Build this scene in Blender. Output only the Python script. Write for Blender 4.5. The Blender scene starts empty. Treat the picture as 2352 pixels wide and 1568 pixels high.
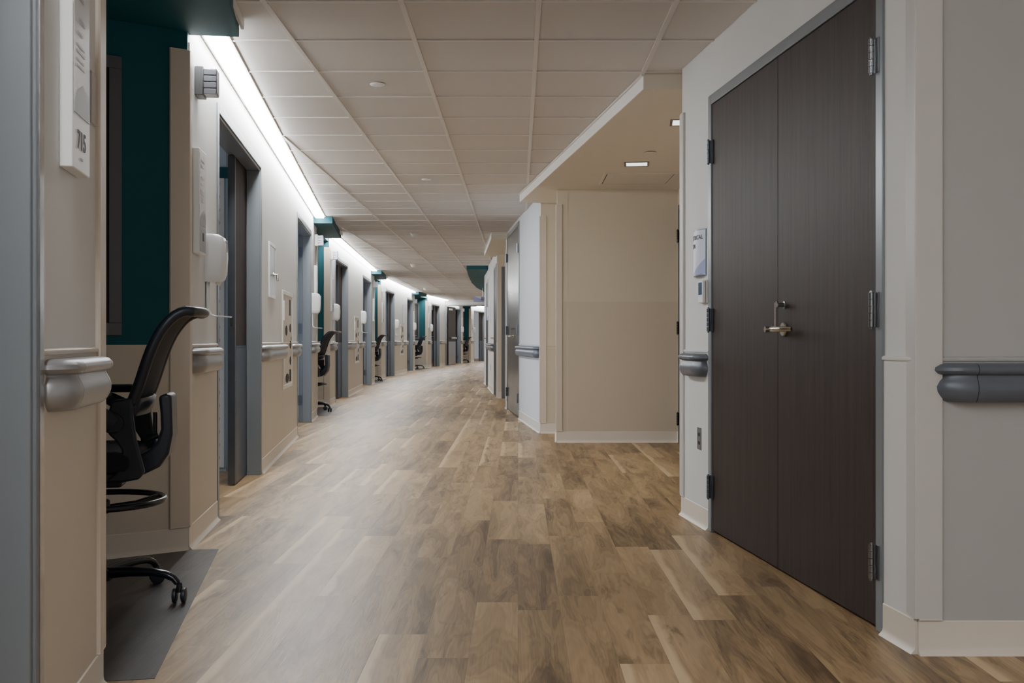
import bpy, bmesh, math, random
from mathutils import Vector, Matrix
random.seed(7)
sc = bpy.context.scene
COL = sc.collection
PI = math.pi
CEIL = 2.47          # underside of the suspended ceiling
EYE = 0.97           # camera height

# ------------------------------------------------------------------ materials
def lin(c):
    c = c / 255.0
    return c / 12.92 if c <= 0.04045 else ((c + 0.055) / 1.055) ** 2.4
def rgb(r, g, b): return (lin(r), lin(g), lin(b), 1.0)

class NT:
    def __init__(self, name):
        self.m = bpy.data.materials.new(name); self.m.use_nodes = True
        self.t = self.m.node_tree; self.n = self.t.nodes; self.l = self.t.links
        self.b = self.n['Principled BSDF']
    def add(self, kind, **kw):
        nd = self.n.new(kind)
        for k, v in kw.items(): setattr(nd, k, v)
        return nd
    def put(self, sock, v):
        if hasattr(v, 'links') or hasattr(v, 'is_linked'): self.l.new(v, sock)
        else: sock.default_value = v
    def math(self, op, a, b=None, c=None, clamp=False):
        nd = self.add('ShaderNodeMath', operation=op); nd.use_clamp = clamp
        self.put(nd.inputs[0], a)
        if b is not None: self.put(nd.inputs[1], b)
        if c is not None: self.put(nd.inputs[2], c)
        return nd.outputs[0]
    def mix(self, f, a, b, mode='MIX'):
        nd = self.add('ShaderNodeMix', data_type='RGBA', blend_type=mode)
        self.put(nd.inputs['Factor'], f)
        self.put(nd.inputs[6], a); self.put(nd.inputs[7], b)
        return nd.outputs[2]
    def comb(self, x, y, z):
        nd = self.add('ShaderNodeCombineXYZ')
        self.put(nd.inputs[0], x); self.put(nd.inputs[1], y); self.put(nd.inputs[2], z)
        return nd.outputs[0]
    def noise(self, vec, scale, detail=3.0, rough=0.5, dist=0.0):
        nd = self.add('ShaderNodeTexNoise'); self.put(nd.inputs['Vector'], vec)
        nd.inputs['Scale'].default_value = scale; nd.inputs['Detail'].default_value = detail
        nd.inputs['Roughness'].default_value = rough; nd.inputs['Distortion'].default_value = dist
        return nd.outputs['Fac']
    def maprange(self, v, a, b, c=0.0, d=1.0):
        nd = self.add('ShaderNodeMapRange'); self.put(nd.inputs[0], v)
        for i, q in enumerate((a, b, c, d)): nd.inputs[i + 1].default_value = q
        return nd.outputs[0]
    def coord(self, which='Object'):
        return self.add('ShaderNodeTexCoord').outputs[which]
    def bump(self, h, strength, dist=0.002):
        nd = self.add('ShaderNodeBump'); nd.inputs['Strength'].default_value = strength
        nd.inputs['Distance'].default_value = dist; self.l.new(h, nd.inputs['Height'])
        self.l.new(nd.outputs[0], self.b.inputs['Normal'])

def mat(name, col, rough=0.6, metal=0.0, var=0.06, scale=6.0, bump=0.0, bscale=250.0, stretch=None, spec=None):
    k = NT(name); co = k.coord()
    if stretch:
        mp = k.add('ShaderNodeMapping'); mp.inputs['Scale'].default_value = stretch
        k.l.new(co, mp.inputs[0]); co = mp.outputs[0]
    f = k.noise(co, scale, 4)
    d = tuple(c * (1 - var) for c in col[:3]) + (1,); u = tuple(min(1, c * (1 + var)) for c in col[:3]) + (1,)
    k.l.new(k.mix(f, d, u), k.b.inputs['Base Color'])
    k.b.inputs['Roughness'].default_value = rough; k.b.inputs['Metallic'].default_value = metal
    if spec is not None: k.b.inputs['Specular IOR Level'].default_value = spec
    if bump: k.bump(k.noise(k.coord(), bscale, 2), bump, 0.001)
    return k.m

def emis(name, col, strength):
    k = NT(name)
    k.b.inputs['Base Color'].default_value = (0.8, 0.8, 0.8, 1)
    f = k.noise(k.coord(), 2.0, 1)
    k.l.new(k.mix(f, tuple(c * .97 for c in col[:3]) + (1,), col), k.b.inputs['Emission Color'])
    k.b.inputs['Emission Strength'].default_value = strength
    return k.m

M = {}
M['wall'] = mat('painted_wall', rgb(204, 203, 200), .6, bump=.05, var=.03, scale=2.5)
M['wall_shade'] = mat('painted_wall_shaded', rgb(162, 160, 157), .6, bump=.05, var=.03, scale=2.5)  # same wall paint, light falloff at the near right put into the colour
M['wainscot'] = mat('beige_wall_protection', rgb(193, 183, 168), .5, bump=.05, var=.03, scale=2.5)
M['guard'] = mat('corner_guard_vinyl', rgb(196, 184, 169), .45, bump=.03, var=.02)
M['guard_light'] = mat('corner_guard_pale', rgb(186, 182, 178), .42, bump=.03, var=.02)
M['base'] = mat('vinyl_cove_base', rgb(206, 196, 182), .42, var=.03)
M['recess'] = mat('recess_paint', rgb(196, 184, 164), .6, bump=.04, var=.03, scale=2)
M['recess_low'] = mat('recess_protection', rgb(188, 175, 156), .5, bump=.04, var=.03, scale=2)
M['soffit_face'] = mat('soffit_paint_lit', rgb(226, 224, 220), .6, var=.02)  # soffit paint whitened on the corridor face, as lit by the light strip
M['soffit'] = mat('soffit_paint', rgb(208, 199, 184), .65, var=.03)
M['teal'] = mat('teal_paint', rgb(30, 82, 90), .6, bump=.05, var=.06, scale=3, spec=.25)
M['dl_trim'] = mat('downlight_trim', rgb(120, 112, 100), .5, var=.03)
M['frame'] = mat('grey_hollow_metal', rgb(121, 126, 131), .33, metal=.25, var=.05, scale=3, bump=.02)
M['frame_dark'] = mat('dark_grey_window_frame', rgb(98, 98, 102), .4, metal=.2, var=.05)
M['steel'] = mat('brushed_stainless', rgb(150, 152, 155), .28, metal=.95, var=.10, scale=9, stretch=(1, 1, .06))
M['steel_dark'] = mat('aged_steel', rgb(112, 118, 126), .32, metal=.85, var=.15, scale=14)
M['frame_glint'] = mat('frame_reflection_mottle', rgb(190, 192, 195), .22, metal=1.0, var=.35, scale=22, bump=.6, bscale=30)  # mottled reflections on the door frame face, put into colour and bump
M['kick'] = mat('blue_grey_kick_plate', rgb(88, 98, 114), .3, metal=.7, var=.08, scale=9, stretch=(.2, 1, 3))
M['nickel'] = mat('satin_nickel', rgb(205, 200, 190), .24, metal=.95, var=.05, scale=20)
M['bronze'] = mat('dark_hinge_metal', rgb(72, 66, 62), .35, metal=.8, var=.1, scale=20)
M['rail_l'] = mat('silver_grey_rail_vinyl', rgb(150, 150, 151), .36, metal=.45, var=.06, bump=.12, bscale=420)
M['rail_r'] = mat('silver_grey_rail_shaded', rgb(92, 97, 106), .38, metal=.15, var=.05, bump=.10, bscale=420)  # same rail vinyl as the left, darkened for the weaker light
M['white'] = mat('white_plastic', rgb(226, 226, 226), .35, var=.02)
M['offwhite'] = mat('off_white_plastic', rgb(208, 204, 196), .42, var=.03)
M['lavender'] = mat('lavender_print', rgb(205, 207, 224), .3, var=.03)
M['lavender_d'] = mat('violet_print', rgb(150, 155, 196), .3, var=.05)
M['print_grey'] = mat('grey_print', rgb(150, 152, 156), .4, var=.04)
M['paper'] = mat('pale_insert', rgb(212, 213, 217), .25, var=.03)
M['ink'] = mat('navy_ink', rgb(28, 29, 46), .5, var=.03)
M['black'] = mat('black_plastic', rgb(28, 33, 44), .42, var=.08, bump=.05, bscale=500)
M['black_gloss'] = mat('black_enamel', rgb(21, 25, 33), .22, var=.05)
M['mesh'] = mat('black_mesh_fabric', rgb(38, 42, 50), .75, var=.15, scale=60, bump=.3, bscale=700)
M['cushion'] = mat('black_seat_fabric', rgb(20, 25, 34), .9, var=.2, scale=80, bump=.3, bscale=900)
M['dark'] = mat('dark_recess', rgb(36, 34, 34), .7, var=.1)
M['dome_off'] = mat('grey_lens', rgb(150, 150, 158), .3, var=.05)
M['dome_dark'] = mat('dark_lens_band', rgb(92, 92, 106), .3, var=.05)
M['dome_base'] = mat('grey_lens_base', rgb(116, 116, 119), .45, var=.03)
M['screen'] = mat('blue_lcd', rgb(24, 62, 98), .15, var=.05)
M['tbar'] = mat('white_ceiling_grid', rgb(206, 200, 194), .45, var=.02)
M['glass_dark'] = mat('dark_window_glass', rgb(48, 50, 55), .08, var=.05)
M['clear'] = NT('clear_plastic').m
_b = M['clear'].node_tree.nodes['Principled BSDF']
_b.inputs['Base Color'].default_value = (.95, .95, .97, 1); _b.inputs['Roughness'].default_value = .08
_b.inputs['Transmission Weight'].default_value = .85; _b.inputs['IOR'].default_value = 1.35
M['strip'] = emis('linear_light_diffuser', (.95, .98, 1.0, 1), 42.0)
M['down'] = emis('downlight_diffuser', (.92, .97, 1.0, 1), 1.6)
M['room'] = mat('room_wall_paint', rgb(178, 190, 200), .7, var=.03)

def door_laminate():
    k = NT('dark_walnut_laminate'); co = k.coord()
    mp = k.add('ShaderNodeMapping'); mp.inputs['Scale'].default_value = (1, 1, .02); k.l.new(co, mp.inputs[0])
    a = k.noise(mp.outputs[0], 260, 4, .6); b = k.noise(mp.outputs[0], 35, 3, .55)
    f = k.math('ADD', k.math('MULTIPLY', a, .6), k.math('MULTIPLY', b, .4))
    f = k.maprange(f, .36, .64)
    k.l.new(k.mix(f, rgb(40, 31, 28), rgb(61, 50, 46)), k.b.inputs['Base Color'])
    k.b.inputs['Roughness'].default_value = .5; k.b.inputs['Specular IOR Level'].default_value = .18
    k.bump(a, .06, .001)
    return k.m
M['door'] = door_laminate()
M['door_gloss'] = mat('dark_satin_metal_door', rgb(74, 70, 70), .27, metal=.35, var=.08, scale=30, stretch=(1, 1, .02))

def plank_floor(name, W, L, dark, mid, light, sap, rough, contrast=1.0):
    k = NT(name); co = k.coord()
    sx = k.add('ShaderNodeSeparateXYZ'); k.l.new(co, sx.inputs[0]); X, Y = sx.outputs[0], sx.outputs[1]
    x = k.math('DIVIDE', X, W); row = k.math('FLOOR', x); fx = k.math('SUBTRACT', x, row)
    w1 = k.add('ShaderNodeTexWhiteNoise', noise_dimensions='1D'); k.l.new(row, w1.inputs['W'])
    y = k.math('ADD', k.math('DIVIDE', Y, L), k.math('MULTIPLY', w1.outputs['Value'], 5.0))
    cl = k.math('FLOOR', y); fy = k.math('SUBTRACT', y, cl)
    w2 = k.add('ShaderNodeTexWhiteNoise', noise_dimensions='2D'); k.l.new(k.comb(row, cl, 0.0), w2.inputs['Vector'])
    idv = w2.outputs['Value']
    ids = k.add('ShaderNodeSeparateColor'); k.l.new(w2.outputs['Color'], ids.inputs[0])
    r1, r2, r3 = ids.outputs[0], ids.outputs[1], ids.outputs[2]
    ox = k.math('MULTIPLY', r1, 37.0); oy = k.math('MULTIPLY', r2, 53.0)
    # figure: cathedral-like rings, stretched along the plank
    v = k.comb(k.math('ADD', k.math('MULTIPLY', X, 10.0), ox), k.math('ADD', k.math('MULTIPLY', Y, 1.15), oy), k.math('MULTIPLY', r3, 9.0))
    n1 = k.noise(v, 1.0, 3, .55, .6)
    rings = k.math('FRACT', k.math('MULTIPLY', n1, 11.0))
    rings = k.math('ABSOLUTE', k.math('SUBTRACT', k.math('MULTIPLY', rings, 2.0), 1.0))
    v2 = k.comb(k.math('ADD', k.math('MULTIPLY', X, 210.0), ox), k.math('ADD', k.math('MULTIPLY', Y, 4.0), oy), r3)
    fine = k.noise(v2, 1.0, 4, .6, .3)
    v3 = k.comb(k.math('ADD', k.math('MULTIPLY', X, 17.0), ox), k.math('ADD', k.math('MULTIPLY', Y, 2.6), oy), 3.0)
    blot = k.noise(v3, 1.0, 4, .6, 1.2)
    t = k.math('ADD', k.math('MULTIPLY', k.math('SUBTRACT', idv, .5), .42 * contrast), .5)
    t = k.math('ADD', t, k.math('MULTIPLY', k.math('SUBTRACT', n1, .5), 1.25))
    t = k.math('ADD', t, k.math('MULTIPLY', k.math('SUBTRACT', fine, .5), .75))
    t = k.math('ADD', t, k.math('MULTIPLY', k.math('SUBTRACT', rings, .5), .17), clamp=True)
    cr = k.add('ShaderNodeValToRGB'); k.l.new(t, cr.inputs[0])
    cr.color_ramp.elements[0].position = .05; cr.color_ramp.elements[0].color = dark
    cr.color_ramp.elements[1].position = .95; cr.color_ramp.elements[1].color = light
    e = cr.color_ramp.elements.new(.5); e.color = mid
    c = cr.outputs[0]
    # dark knotty blotches on some planks
    kn = k.math('MULTIPLY', k.maprange(blot, .54, .70), k.maprange(r3, .30, .6))
    c = k.mix(k.math('MULTIPLY', kn, .72 * contrast, clamp=True), c, dark)
    # pale sapwood streak along one side of some planks
    wob = k.math('MULTIPLY', k.math('SUBTRACT', k.noise(k.comb(ox, k.math('ADD', k.math('MULTIPLY', Y, 2.2), oy), 1.0), 1.0, 3), .5), .60)
    edge = k.maprange(k.math('ADD', fx, wob), .26, .14)
    sapf = k.math('MULTIPLY', edge, k.maprange(r1, .72, .78))
    c = k.mix(k.math('MULTIPLY', sapf, .68 * contrast, clamp=True), c, sap)
    # seams
    ex = k.math('MINIMUM', fx, k.math('SUBTRACT', 1.0, fx)); ey = k.math('MINIMUM', fy, k.math('SUBTRACT', 1.0, fy))
    sm = k.math('MULTIPLY', k.maprange(ex, 0.0, .010), k.maprange(ey, 0.0, .0022))
    c = k.mix(k.math('MULTIPLY', k.math('SUBTRACT', 1.0, sm), .38), c, dark)
    k.l.new(c, k.b.inputs['Base Color'])
    k.b.inputs['Specular IOR Level'].default_value = .45
    k.l.new(k.maprange(fine, .3, .7, rough - .05, rough + .07), k.b.inputs['Roughness'])
    h = k.math('ADD', k.math('MULTIPLY', rings, .35), fine); h = k.math('ADD', h, k.math('MULTIPLY', sm, .5))
    k.bump(h, .22, .0012)
    return k.m
M['floor'] = plank_floor('oak_vinyl_planks', .152, 1.22, rgb(78, 59, 37), rgb(146, 120, 86), rgb(178, 151, 114), rgb(208, 182, 144), .41)
M['inlay'] = plank_floor('charcoal_vinyl_planks', .152, .93, rgb(40, 36, 36), rgb(60, 55, 55), rgb(78, 72, 70), rgb(74, 68, 66), .36, .5)

def ceiling_tiles():
    k = NT('mineral_ceiling_tile'); co = k.coord()
    f = k.noise(co, 380, 3, .6); g = k.noise(co, 1.2, 2)
    c = k.mix(f, rgb(188, 181, 175), rgb(211, 206, 201))
    c = k.mix(k.math('MULTIPLY', g, .18), c, rgb(178, 170, 163))
    k.l.new(c, k.b.inputs['Base Color']); k.b.inputs['Roughness'].default_value = .85
    k.bump(f, .25, .001)
    return k.m
M['tile'] = ceiling_tiles()

# ------------------------------------------------------------------ mesh helpers
class MB:
    def __init__(self): self.v = []; self.f = []
    def add(self, vs, fs):
        o = len(self.v); self.v += [tuple(p) for p in vs]; self.f += [tuple(i + o for i in q) for q in fs]; return self
    def box(self, x0, x1, y0, y1, z0, z1):
        if x0 > x1: x0, x1 = x1, x0
        if y0 > y1: y0, y1 = y1, y0
        if z0 > z1: z0, z1 = z1, z0
        vs = [(x, y, z) for z in (z0, z1) for y in (y0, y1) for x in (x0, x1)]
        return self.add(vs, [(0, 2, 3, 1), (4, 5, 7, 6), (0, 1, 5, 4), (2, 6, 7, 3), (0, 4, 6, 2), (1, 3, 7, 5)])
    def prism(self, poly, a, b, axis='z'):
        # poly: 2-D outline; extruded from a to b along axis (z: (x,y); y: (x,z); x: (y,z))
        def P(p, t): return {'z': (p[0], p[1], t), 'y': (p[0], t, p[1]), 'x': (t, p[0], p[1])}[axis]
        n = len(poly)
        ar = sum(poly[i][0] * poly[(i + 1) % n][1] - poly[(i + 1) % n][0] * poly[i][1] for i in range(n))
        if (ar < 0) != (axis == 'y'): poly = poly[::-1]
        if a > b: a, b = b, a
        vs = [P(p, a) for p in poly] + [P(p, b) for p in poly]
        fs = [tuple(range(n))[::-1], tuple(range(n, 2 * n))] + [(i, (i + 1) % n, n + (i + 1) % n, n + i) for i in range(n)]
        return self.add(vs, fs)
    def tube(self, path, r, n=12, closed=False, flat=None):
        path = [Vector(p) for p in path]; m = len(path); rings = []; prev = None
        for i, p in enumerate(path):
            if closed: t = path[(i + 1) % m] - path[i - 1]
            else: t = path[min(i + 1, m - 1)] - path[max(i - 1, 0)]
            t.normalize()
            if prev is None:
                a = Vector((0, 0, 1)) if abs(t.z) < .9 else Vector((1, 0, 0))
                u = t.cross(a).normalized()
            else: u = (prev - t * prev.dot(t)).normalized()
            w = t.cross(u); prev = u
            rr = r[i] if isinstance(r, (list, tuple)) else r
            ra, rb = (rr, rr) if flat is None else (rr * flat[0], rr * flat[1])
            rings.append([p + u * math.cos(2 * PI * k / n) * ra + w * math.sin(2 * PI * k / n) * rb for k in range(n)])
        vs = [q for rg in rings for q in rg]; fs = []
        for i in range(m if closed else m - 1):
            j = (i + 1) % m
            for k in range(n): fs.append((i * n + k, i * n + (k + 1) % n, j * n + (k + 1) % n, j * n + k))
        if not closed: fs += [tuple(range(n))[::-1], tuple(range((m - 1) * n, m * n))]
        return self.add(vs, fs)
    def lathe(self, prof, n=24, c=(0, 0, 0), axis='z'):
        # prof: (radius, height) from bottom to top
        vs = []; fs = []
        def P(r, h, a):
            x, y = r * math.cos(a), r * math.sin(a)
            q = {'z': (x, y, h), 'y': (x, h, y), 'x': (h, x, y)}[axis]
            return (q[0] + c[0], q[1] + c[1], q[2] + c[2])
        for r, h in prof: vs += [P(max(r, 1e-5), h, 2 * PI * k / n) for k in range(n)]
        for i in range(len(prof) - 1):
            for k in range(n): fs.append((i * n + k, i * n + (k + 1) % n, (i + 1) * n + (k + 1) % n, (i + 1) * n + k))
        fs += [tuple(range(n))[::-1], tuple(range((len(prof) - 1) * n, len(prof) * n))]
        return self.add(vs, fs)
    def grid(self, rows, th=None):
        # rows of points -> sheet
        m, n = len(rows), len(rows[0])
        return self.add([p for r in rows for p in r], [(i * n + j, i * n + j + 1, (i + 1) * n + j + 1, (i + 1) * n + j) for i in range(m - 1) for j in range(n - 1)])
    def build(self, name, m, parent=None, smooth=False, bevel=0.0, seg=2, solid=0.0, sub=0):
        me = bpy.data.meshes.new(name); me.from_pydata(self.v, [], self.f); me.update()
        bm = bmesh.new(); bm.from_mesh(me)
        bmesh.ops.recalc_face_normals(bm, faces=bm.faces); bm.to_mesh(me); bm.free()
        o = bpy.data.objects.new(name, me); COL.objects.link(o)
        me.materials.append(M[m] if isinstance(m, str) else m)
        if parent: o.parent = parent
        if solid: md = o.modifiers.new('solid', 'SOLIDIFY'); md.thickness = solid; md.offset = 0
        if bevel:
            md = o.modifiers.new('bevel', 'BEVEL'); md.width = bevel; md.segments = seg; md.limit_method = 'ANGLE'; md.angle_limit = .6
            md.harden_normals = False
        if sub: md = o.modifiers.new('sub', 'SUBSURF'); md.levels = sub; md.render_levels = sub
        if smooth or bevel:
            for p in me.polygons: p.use_smooth = True
            me.set_sharp_from_angle(angle=.7)
        return o

def tag(o, label=None, cat=None, group=None, kind=None):
    for k, v in (('label', label), ('category', cat), ('group', group), ('kind', kind)):
        if v: o[k] = v
    return o
def empty(name, loc=(0, 0, 0), rz=0.0, parent=None):
    o = bpy.data.objects.new(name, None); COL.objects.link(o); o.location = loc; o.rotation_euler = (0, 0, rz)
    o.empty_display_size = .05
    if parent: o.parent = parent
    return o
def copy_tree(o, parent=None):
    c = o.copy(); COL.objects.link(c); c.parent = parent
    for ch in list(o.children): copy_tree(ch, c)
    return c

class Wall:
    """A straight wall face: local x runs along it to the viewer's right, -y points out of it, z is up."""
    def __init__(self, P, Q):
        self.P = Vector((P[0], P[1], 0)); d = Vector((Q[0] - P[0], Q[1] - P[1], 0)); self.L = d.length; self.d = d.normalized()
        self.a = math.atan2(d.y, d.x); self.n = Vector((self.d.y, -self.d.x, 0))
    def at(self, s, out=0.0, z=0.0): p = self.P + self.d * s + self.n * out; return (p.x, p.y, z)
    def root(self, name, s=0.0, z=0.0, out=0.0): return empty(name, self.at(s, out, z), self.a)
    def mesh(self, mb, name, m, **kw):
        o = mb.build(name, m, **kw); o.location = self.P; o.rotation_euler = (0, 0, self.a); return o

def text_mesh(body, size, align='LEFT', ext=.0004, bold=.018):
    cu = bpy.data.curves.new('letters', 'FONT'); cu.body = body; cu.size = size; cu.align_x = align; cu.extrude = ext; cu.offset = size * bold
    o = bpy.data.objects.new('letters', cu); COL.objects.link(o)
    dg = bpy.context.evaluated_depsgraph_get(); me = bpy.data.meshes.new_from_object(o.evaluated_get(dg))
    vs = [tuple(v.co) for v in me.vertices]; fs = [tuple(p.vertices) for p in me.polygons]
    bpy.data.objects.remove(o); bpy.data.curves.remove(cu)
    return vs, fs

# ------------------------------------------------------------------ setting: floor and ceiling
fl = MB(); fl.box(-8, 5, -7, 54, -.05, 0); tag(fl.build('floor', 'floor'), 'wood-look plank floor running down the corridor', 'floor', kind='structure')
ce = MB(); ce.box(-8, 5, -7, 54, CEIL + .004, CEIL + .06)
ceil = ce.build('ceiling', 'tile'); tag(ceil, 'suspended ceiling of square mineral tiles', 'ceiling', kind='structure')
g = MB()
for k in range(-6, 4):
    x = .092 + .61 * k; g.box(x - .012, x + .012, -6, 40, CEIL - .004, CEIL + .003)
g.build('main_runner', 'tbar', ceil)
g = MB()
for k in range(-14, 58):
    y = 4.653 + .61 * k; g.box(-4.2, 2.6, y - .008, y + .008, CEIL - .003, CEIL + .0035)
g.build('cross_tee', 'tbar', ceil)

# ------------------------------------------------------------------ generic wall pieces
RAIL_UP = .03
def base_strip(W, s0, s1, name):
    mb = MB(); mb.prism([(0, 0), (-.022, 0), (-.019, .004), (-.009, .014), (-.007, .025), (-.007, .102), (-.004, .105), (0, .105)], s0, s1, 'x')
    return tag(W.mesh(mb, name, 'base', smooth=True), None, None, kind='structure')

def wall_piece(W, name, spans, heads, m='wall', th=.14, low='wainscot', lowz=.945, side='left', base=True, extra=None):
    """spans: solid stretches (s0,s1); heads: (s0,s1,z) lintels over openings."""
    mb = MB()
    for a, b in spans: mb.box(a, b, 0, th, 0, CEIL + .1)
    for a, b, z in heads: mb.box(a, b, 0, th, z, CEIL + .1)
    o = W.mesh(mb, name, m); tag(o, kind='structure')
    for a, b in spans:
        if low:
            t = MB(); t.box(a, b, -.003, 0, .1, lowz - .012)
            tag(W.mesh(t, 'trim_%d' % next_trim(), low, smooth=True), kind='structure'); t = MB()
            t.prism([(0, lowz - .014), (-.008, lowz - .014), (-.010, lowz - .010), (-.009, lowz - .004), (-.003, lowz), (0, lowz)], a, b, 'x')
            tag(W.mesh(t, 'trim_%d' % next_trim(), 'guard' if low == 'wainscot' else low, smooth=True), kind='structure')
        if base: base_strip(W, a, b, 'baseboard_' + side)
    return o
_tr = [0]
def next_trim(): _tr[0] += 1; return _tr[0]

def corner_guard(W, s_corner, sign, z0, z1, label, m='guard', w=.075, w2=.075, ang=PI / 2, group=None):
    """Angle-shaped guard on an outside corner at s_corner; sign=+1: this face runs to larger s. ang: interior turn to the other face."""
    r = W.root('corner_guard', s_corner)
    t = .013
    dx, dy = math.cos(ang) * sign, math.sin(ang)           # direction of the second face, going into the wall
    nx, ny = -math.sin(ang) * sign, math.cos(ang)           # its outward normal
    q = t / (1 - ny); mx, my = nx * q, (ny - 1) * q          # mitre point of the two outer faces
    A = [(0, 0), (sign * w, 0), (sign * w, -t * .6), (sign * (w - .004), -t), (0, -t)]
    B = [(0, 0), (nx * t, ny * t), (dx * (w2 - .004) + nx * t, dy * (w2 - .004) + ny * t), (dx * w2 + nx * t * .6, dy * w2 + ny * t * .6), (dx * w2, dy * w2)]
    Cn = [(0, 0), (0, -t), (mx * .55, -t + (my + t) * .55), (mx * .92, my * .92), (mx * .55 + nx * t * .45, my * .55 + ny * t * .45), (nx * t, ny * t)]
    for nm, poly in (('flange', A), ('flange', B), ('nosing', Cn)): MB().prism(poly, z0, z1, 'z').build(nm, m, r)
    for a, b in ((z1, z1 + .005), (z0 - .005, z0)):
        for poly in (A, B): MB().prism(poly, a, b, 'z').build('end_trim', 'base', r)
    return tag(r, label, 'corner guard', group)

PROF = [(0, .005), (.044, .005), (.058, .002), (.068, -.008), (.069, -.018), (.063, -.027), (.052, -.031), (.052, -.036), (.060, -.050),
        (.065, -.066), (.064, -.082), (.057, -.100), (.048, -.111), (.044, -.114), (0, -.114)]
def handrail(W, s0, s1, z, label, m, group, near=True, far=True, capL=.115):
    r = W.root('handrail', s0, z)
    L = s1 - s0; a = capL if near else 0.0; b = L - (capL if far else 0.0); dm = .069
    body = MB(); n = len(PROF); g = .0022
    body.add([(a + g, -d, h) for d, h in PROF] + [(b - g, -d, h) for d, h in PROF],
             [(i, i + 1, n + i + 1, n + i) for i in range(n - 1)] + [tuple(range(n)), tuple(range(n, 2 * n))[::-1]])
    body.build('rail', m, r, smooth=True)
    for sx, on in ((a, near), (b, far)):
        if on: MB().prism([(-d * .97 + (.001 if d == 0 else 0), h * .985 - .0008) for d, h in PROF], sx - .0025, sx + .0025, 'x').build('seam_gasket', 'black', r)
    def cap(s, sg):
        rows = []
        for k in range(11):
            ph = PI / 2 * k / 10
            rows.append([(s + sg * d * capL / dm * math.cos(ph), -d * math.sin(ph), h) for d, h in PROF])
        mb = MB(); mb.grid(rows); mb.build('end_cap', m, r, smooth=True)
    if near: cap(a, -1)
    if far: cap(b, 1)
    return tag(r, label, 'handrail', group)

# ------------------------------------------------------------------ doors
_dn = [0]
def next_door(): _dn[0] += 1; return 'door_%d' % _dn[0]
def frame_part(mb, s0, s1, ztop, fw, th, stop=.05, proud=.008):
    """hollow metal frame: faces on the wall, returns through its thickness with a stop."""
    for a, b in ((s0, s0 + fw), (s1 - fw, s1)): mb.box(a, b, -proud, th, 0, ztop)
    mb.box(s0 + fw, s1 - fw, -proud, th, ztop - fw, ztop)
    # stops
    mb.box(s0 + fw, s0 + fw + .016, .0, stop, 0, ztop - fw - .016); mb.box(s1 - fw - .016, s1 - fw, .0, stop, 0, ztop - fw - .016)
    mb.box(s0 + fw, s1 - fw, .0, stop, ztop - fw - .016, ztop - fw)

def hinge(parent, s, y, z, h=.115, m='steel_dark', leaf=.03, name='hinge', side=1):
    mb = MB(); mb.box(s - .002, s + leaf, y - .003, y + .004, z - h / 2, z + h / 2); mb.box(s - .003, s + .003, y - .012, y, z - h / 2, z + h / 2)
    for k in range(5): mb.lathe([(.0088, z - h / 2 + k * h / 5 + .0012), (.0088, z - h / 2 + (k + 1) * h / 5 - .0008)], 14, (s, y - .014, 0))
    mb.lathe([(.006, z + h / 2), (.005, z + h / 2 + .006)], 10, (s, y - .014, 0)); mb.lathe([(.005, z - h / 2 - .006), (.006, z - h / 2)], 10, (s, y - .014, 0))
    return mb.build(name, m, parent, smooth=True)

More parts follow.
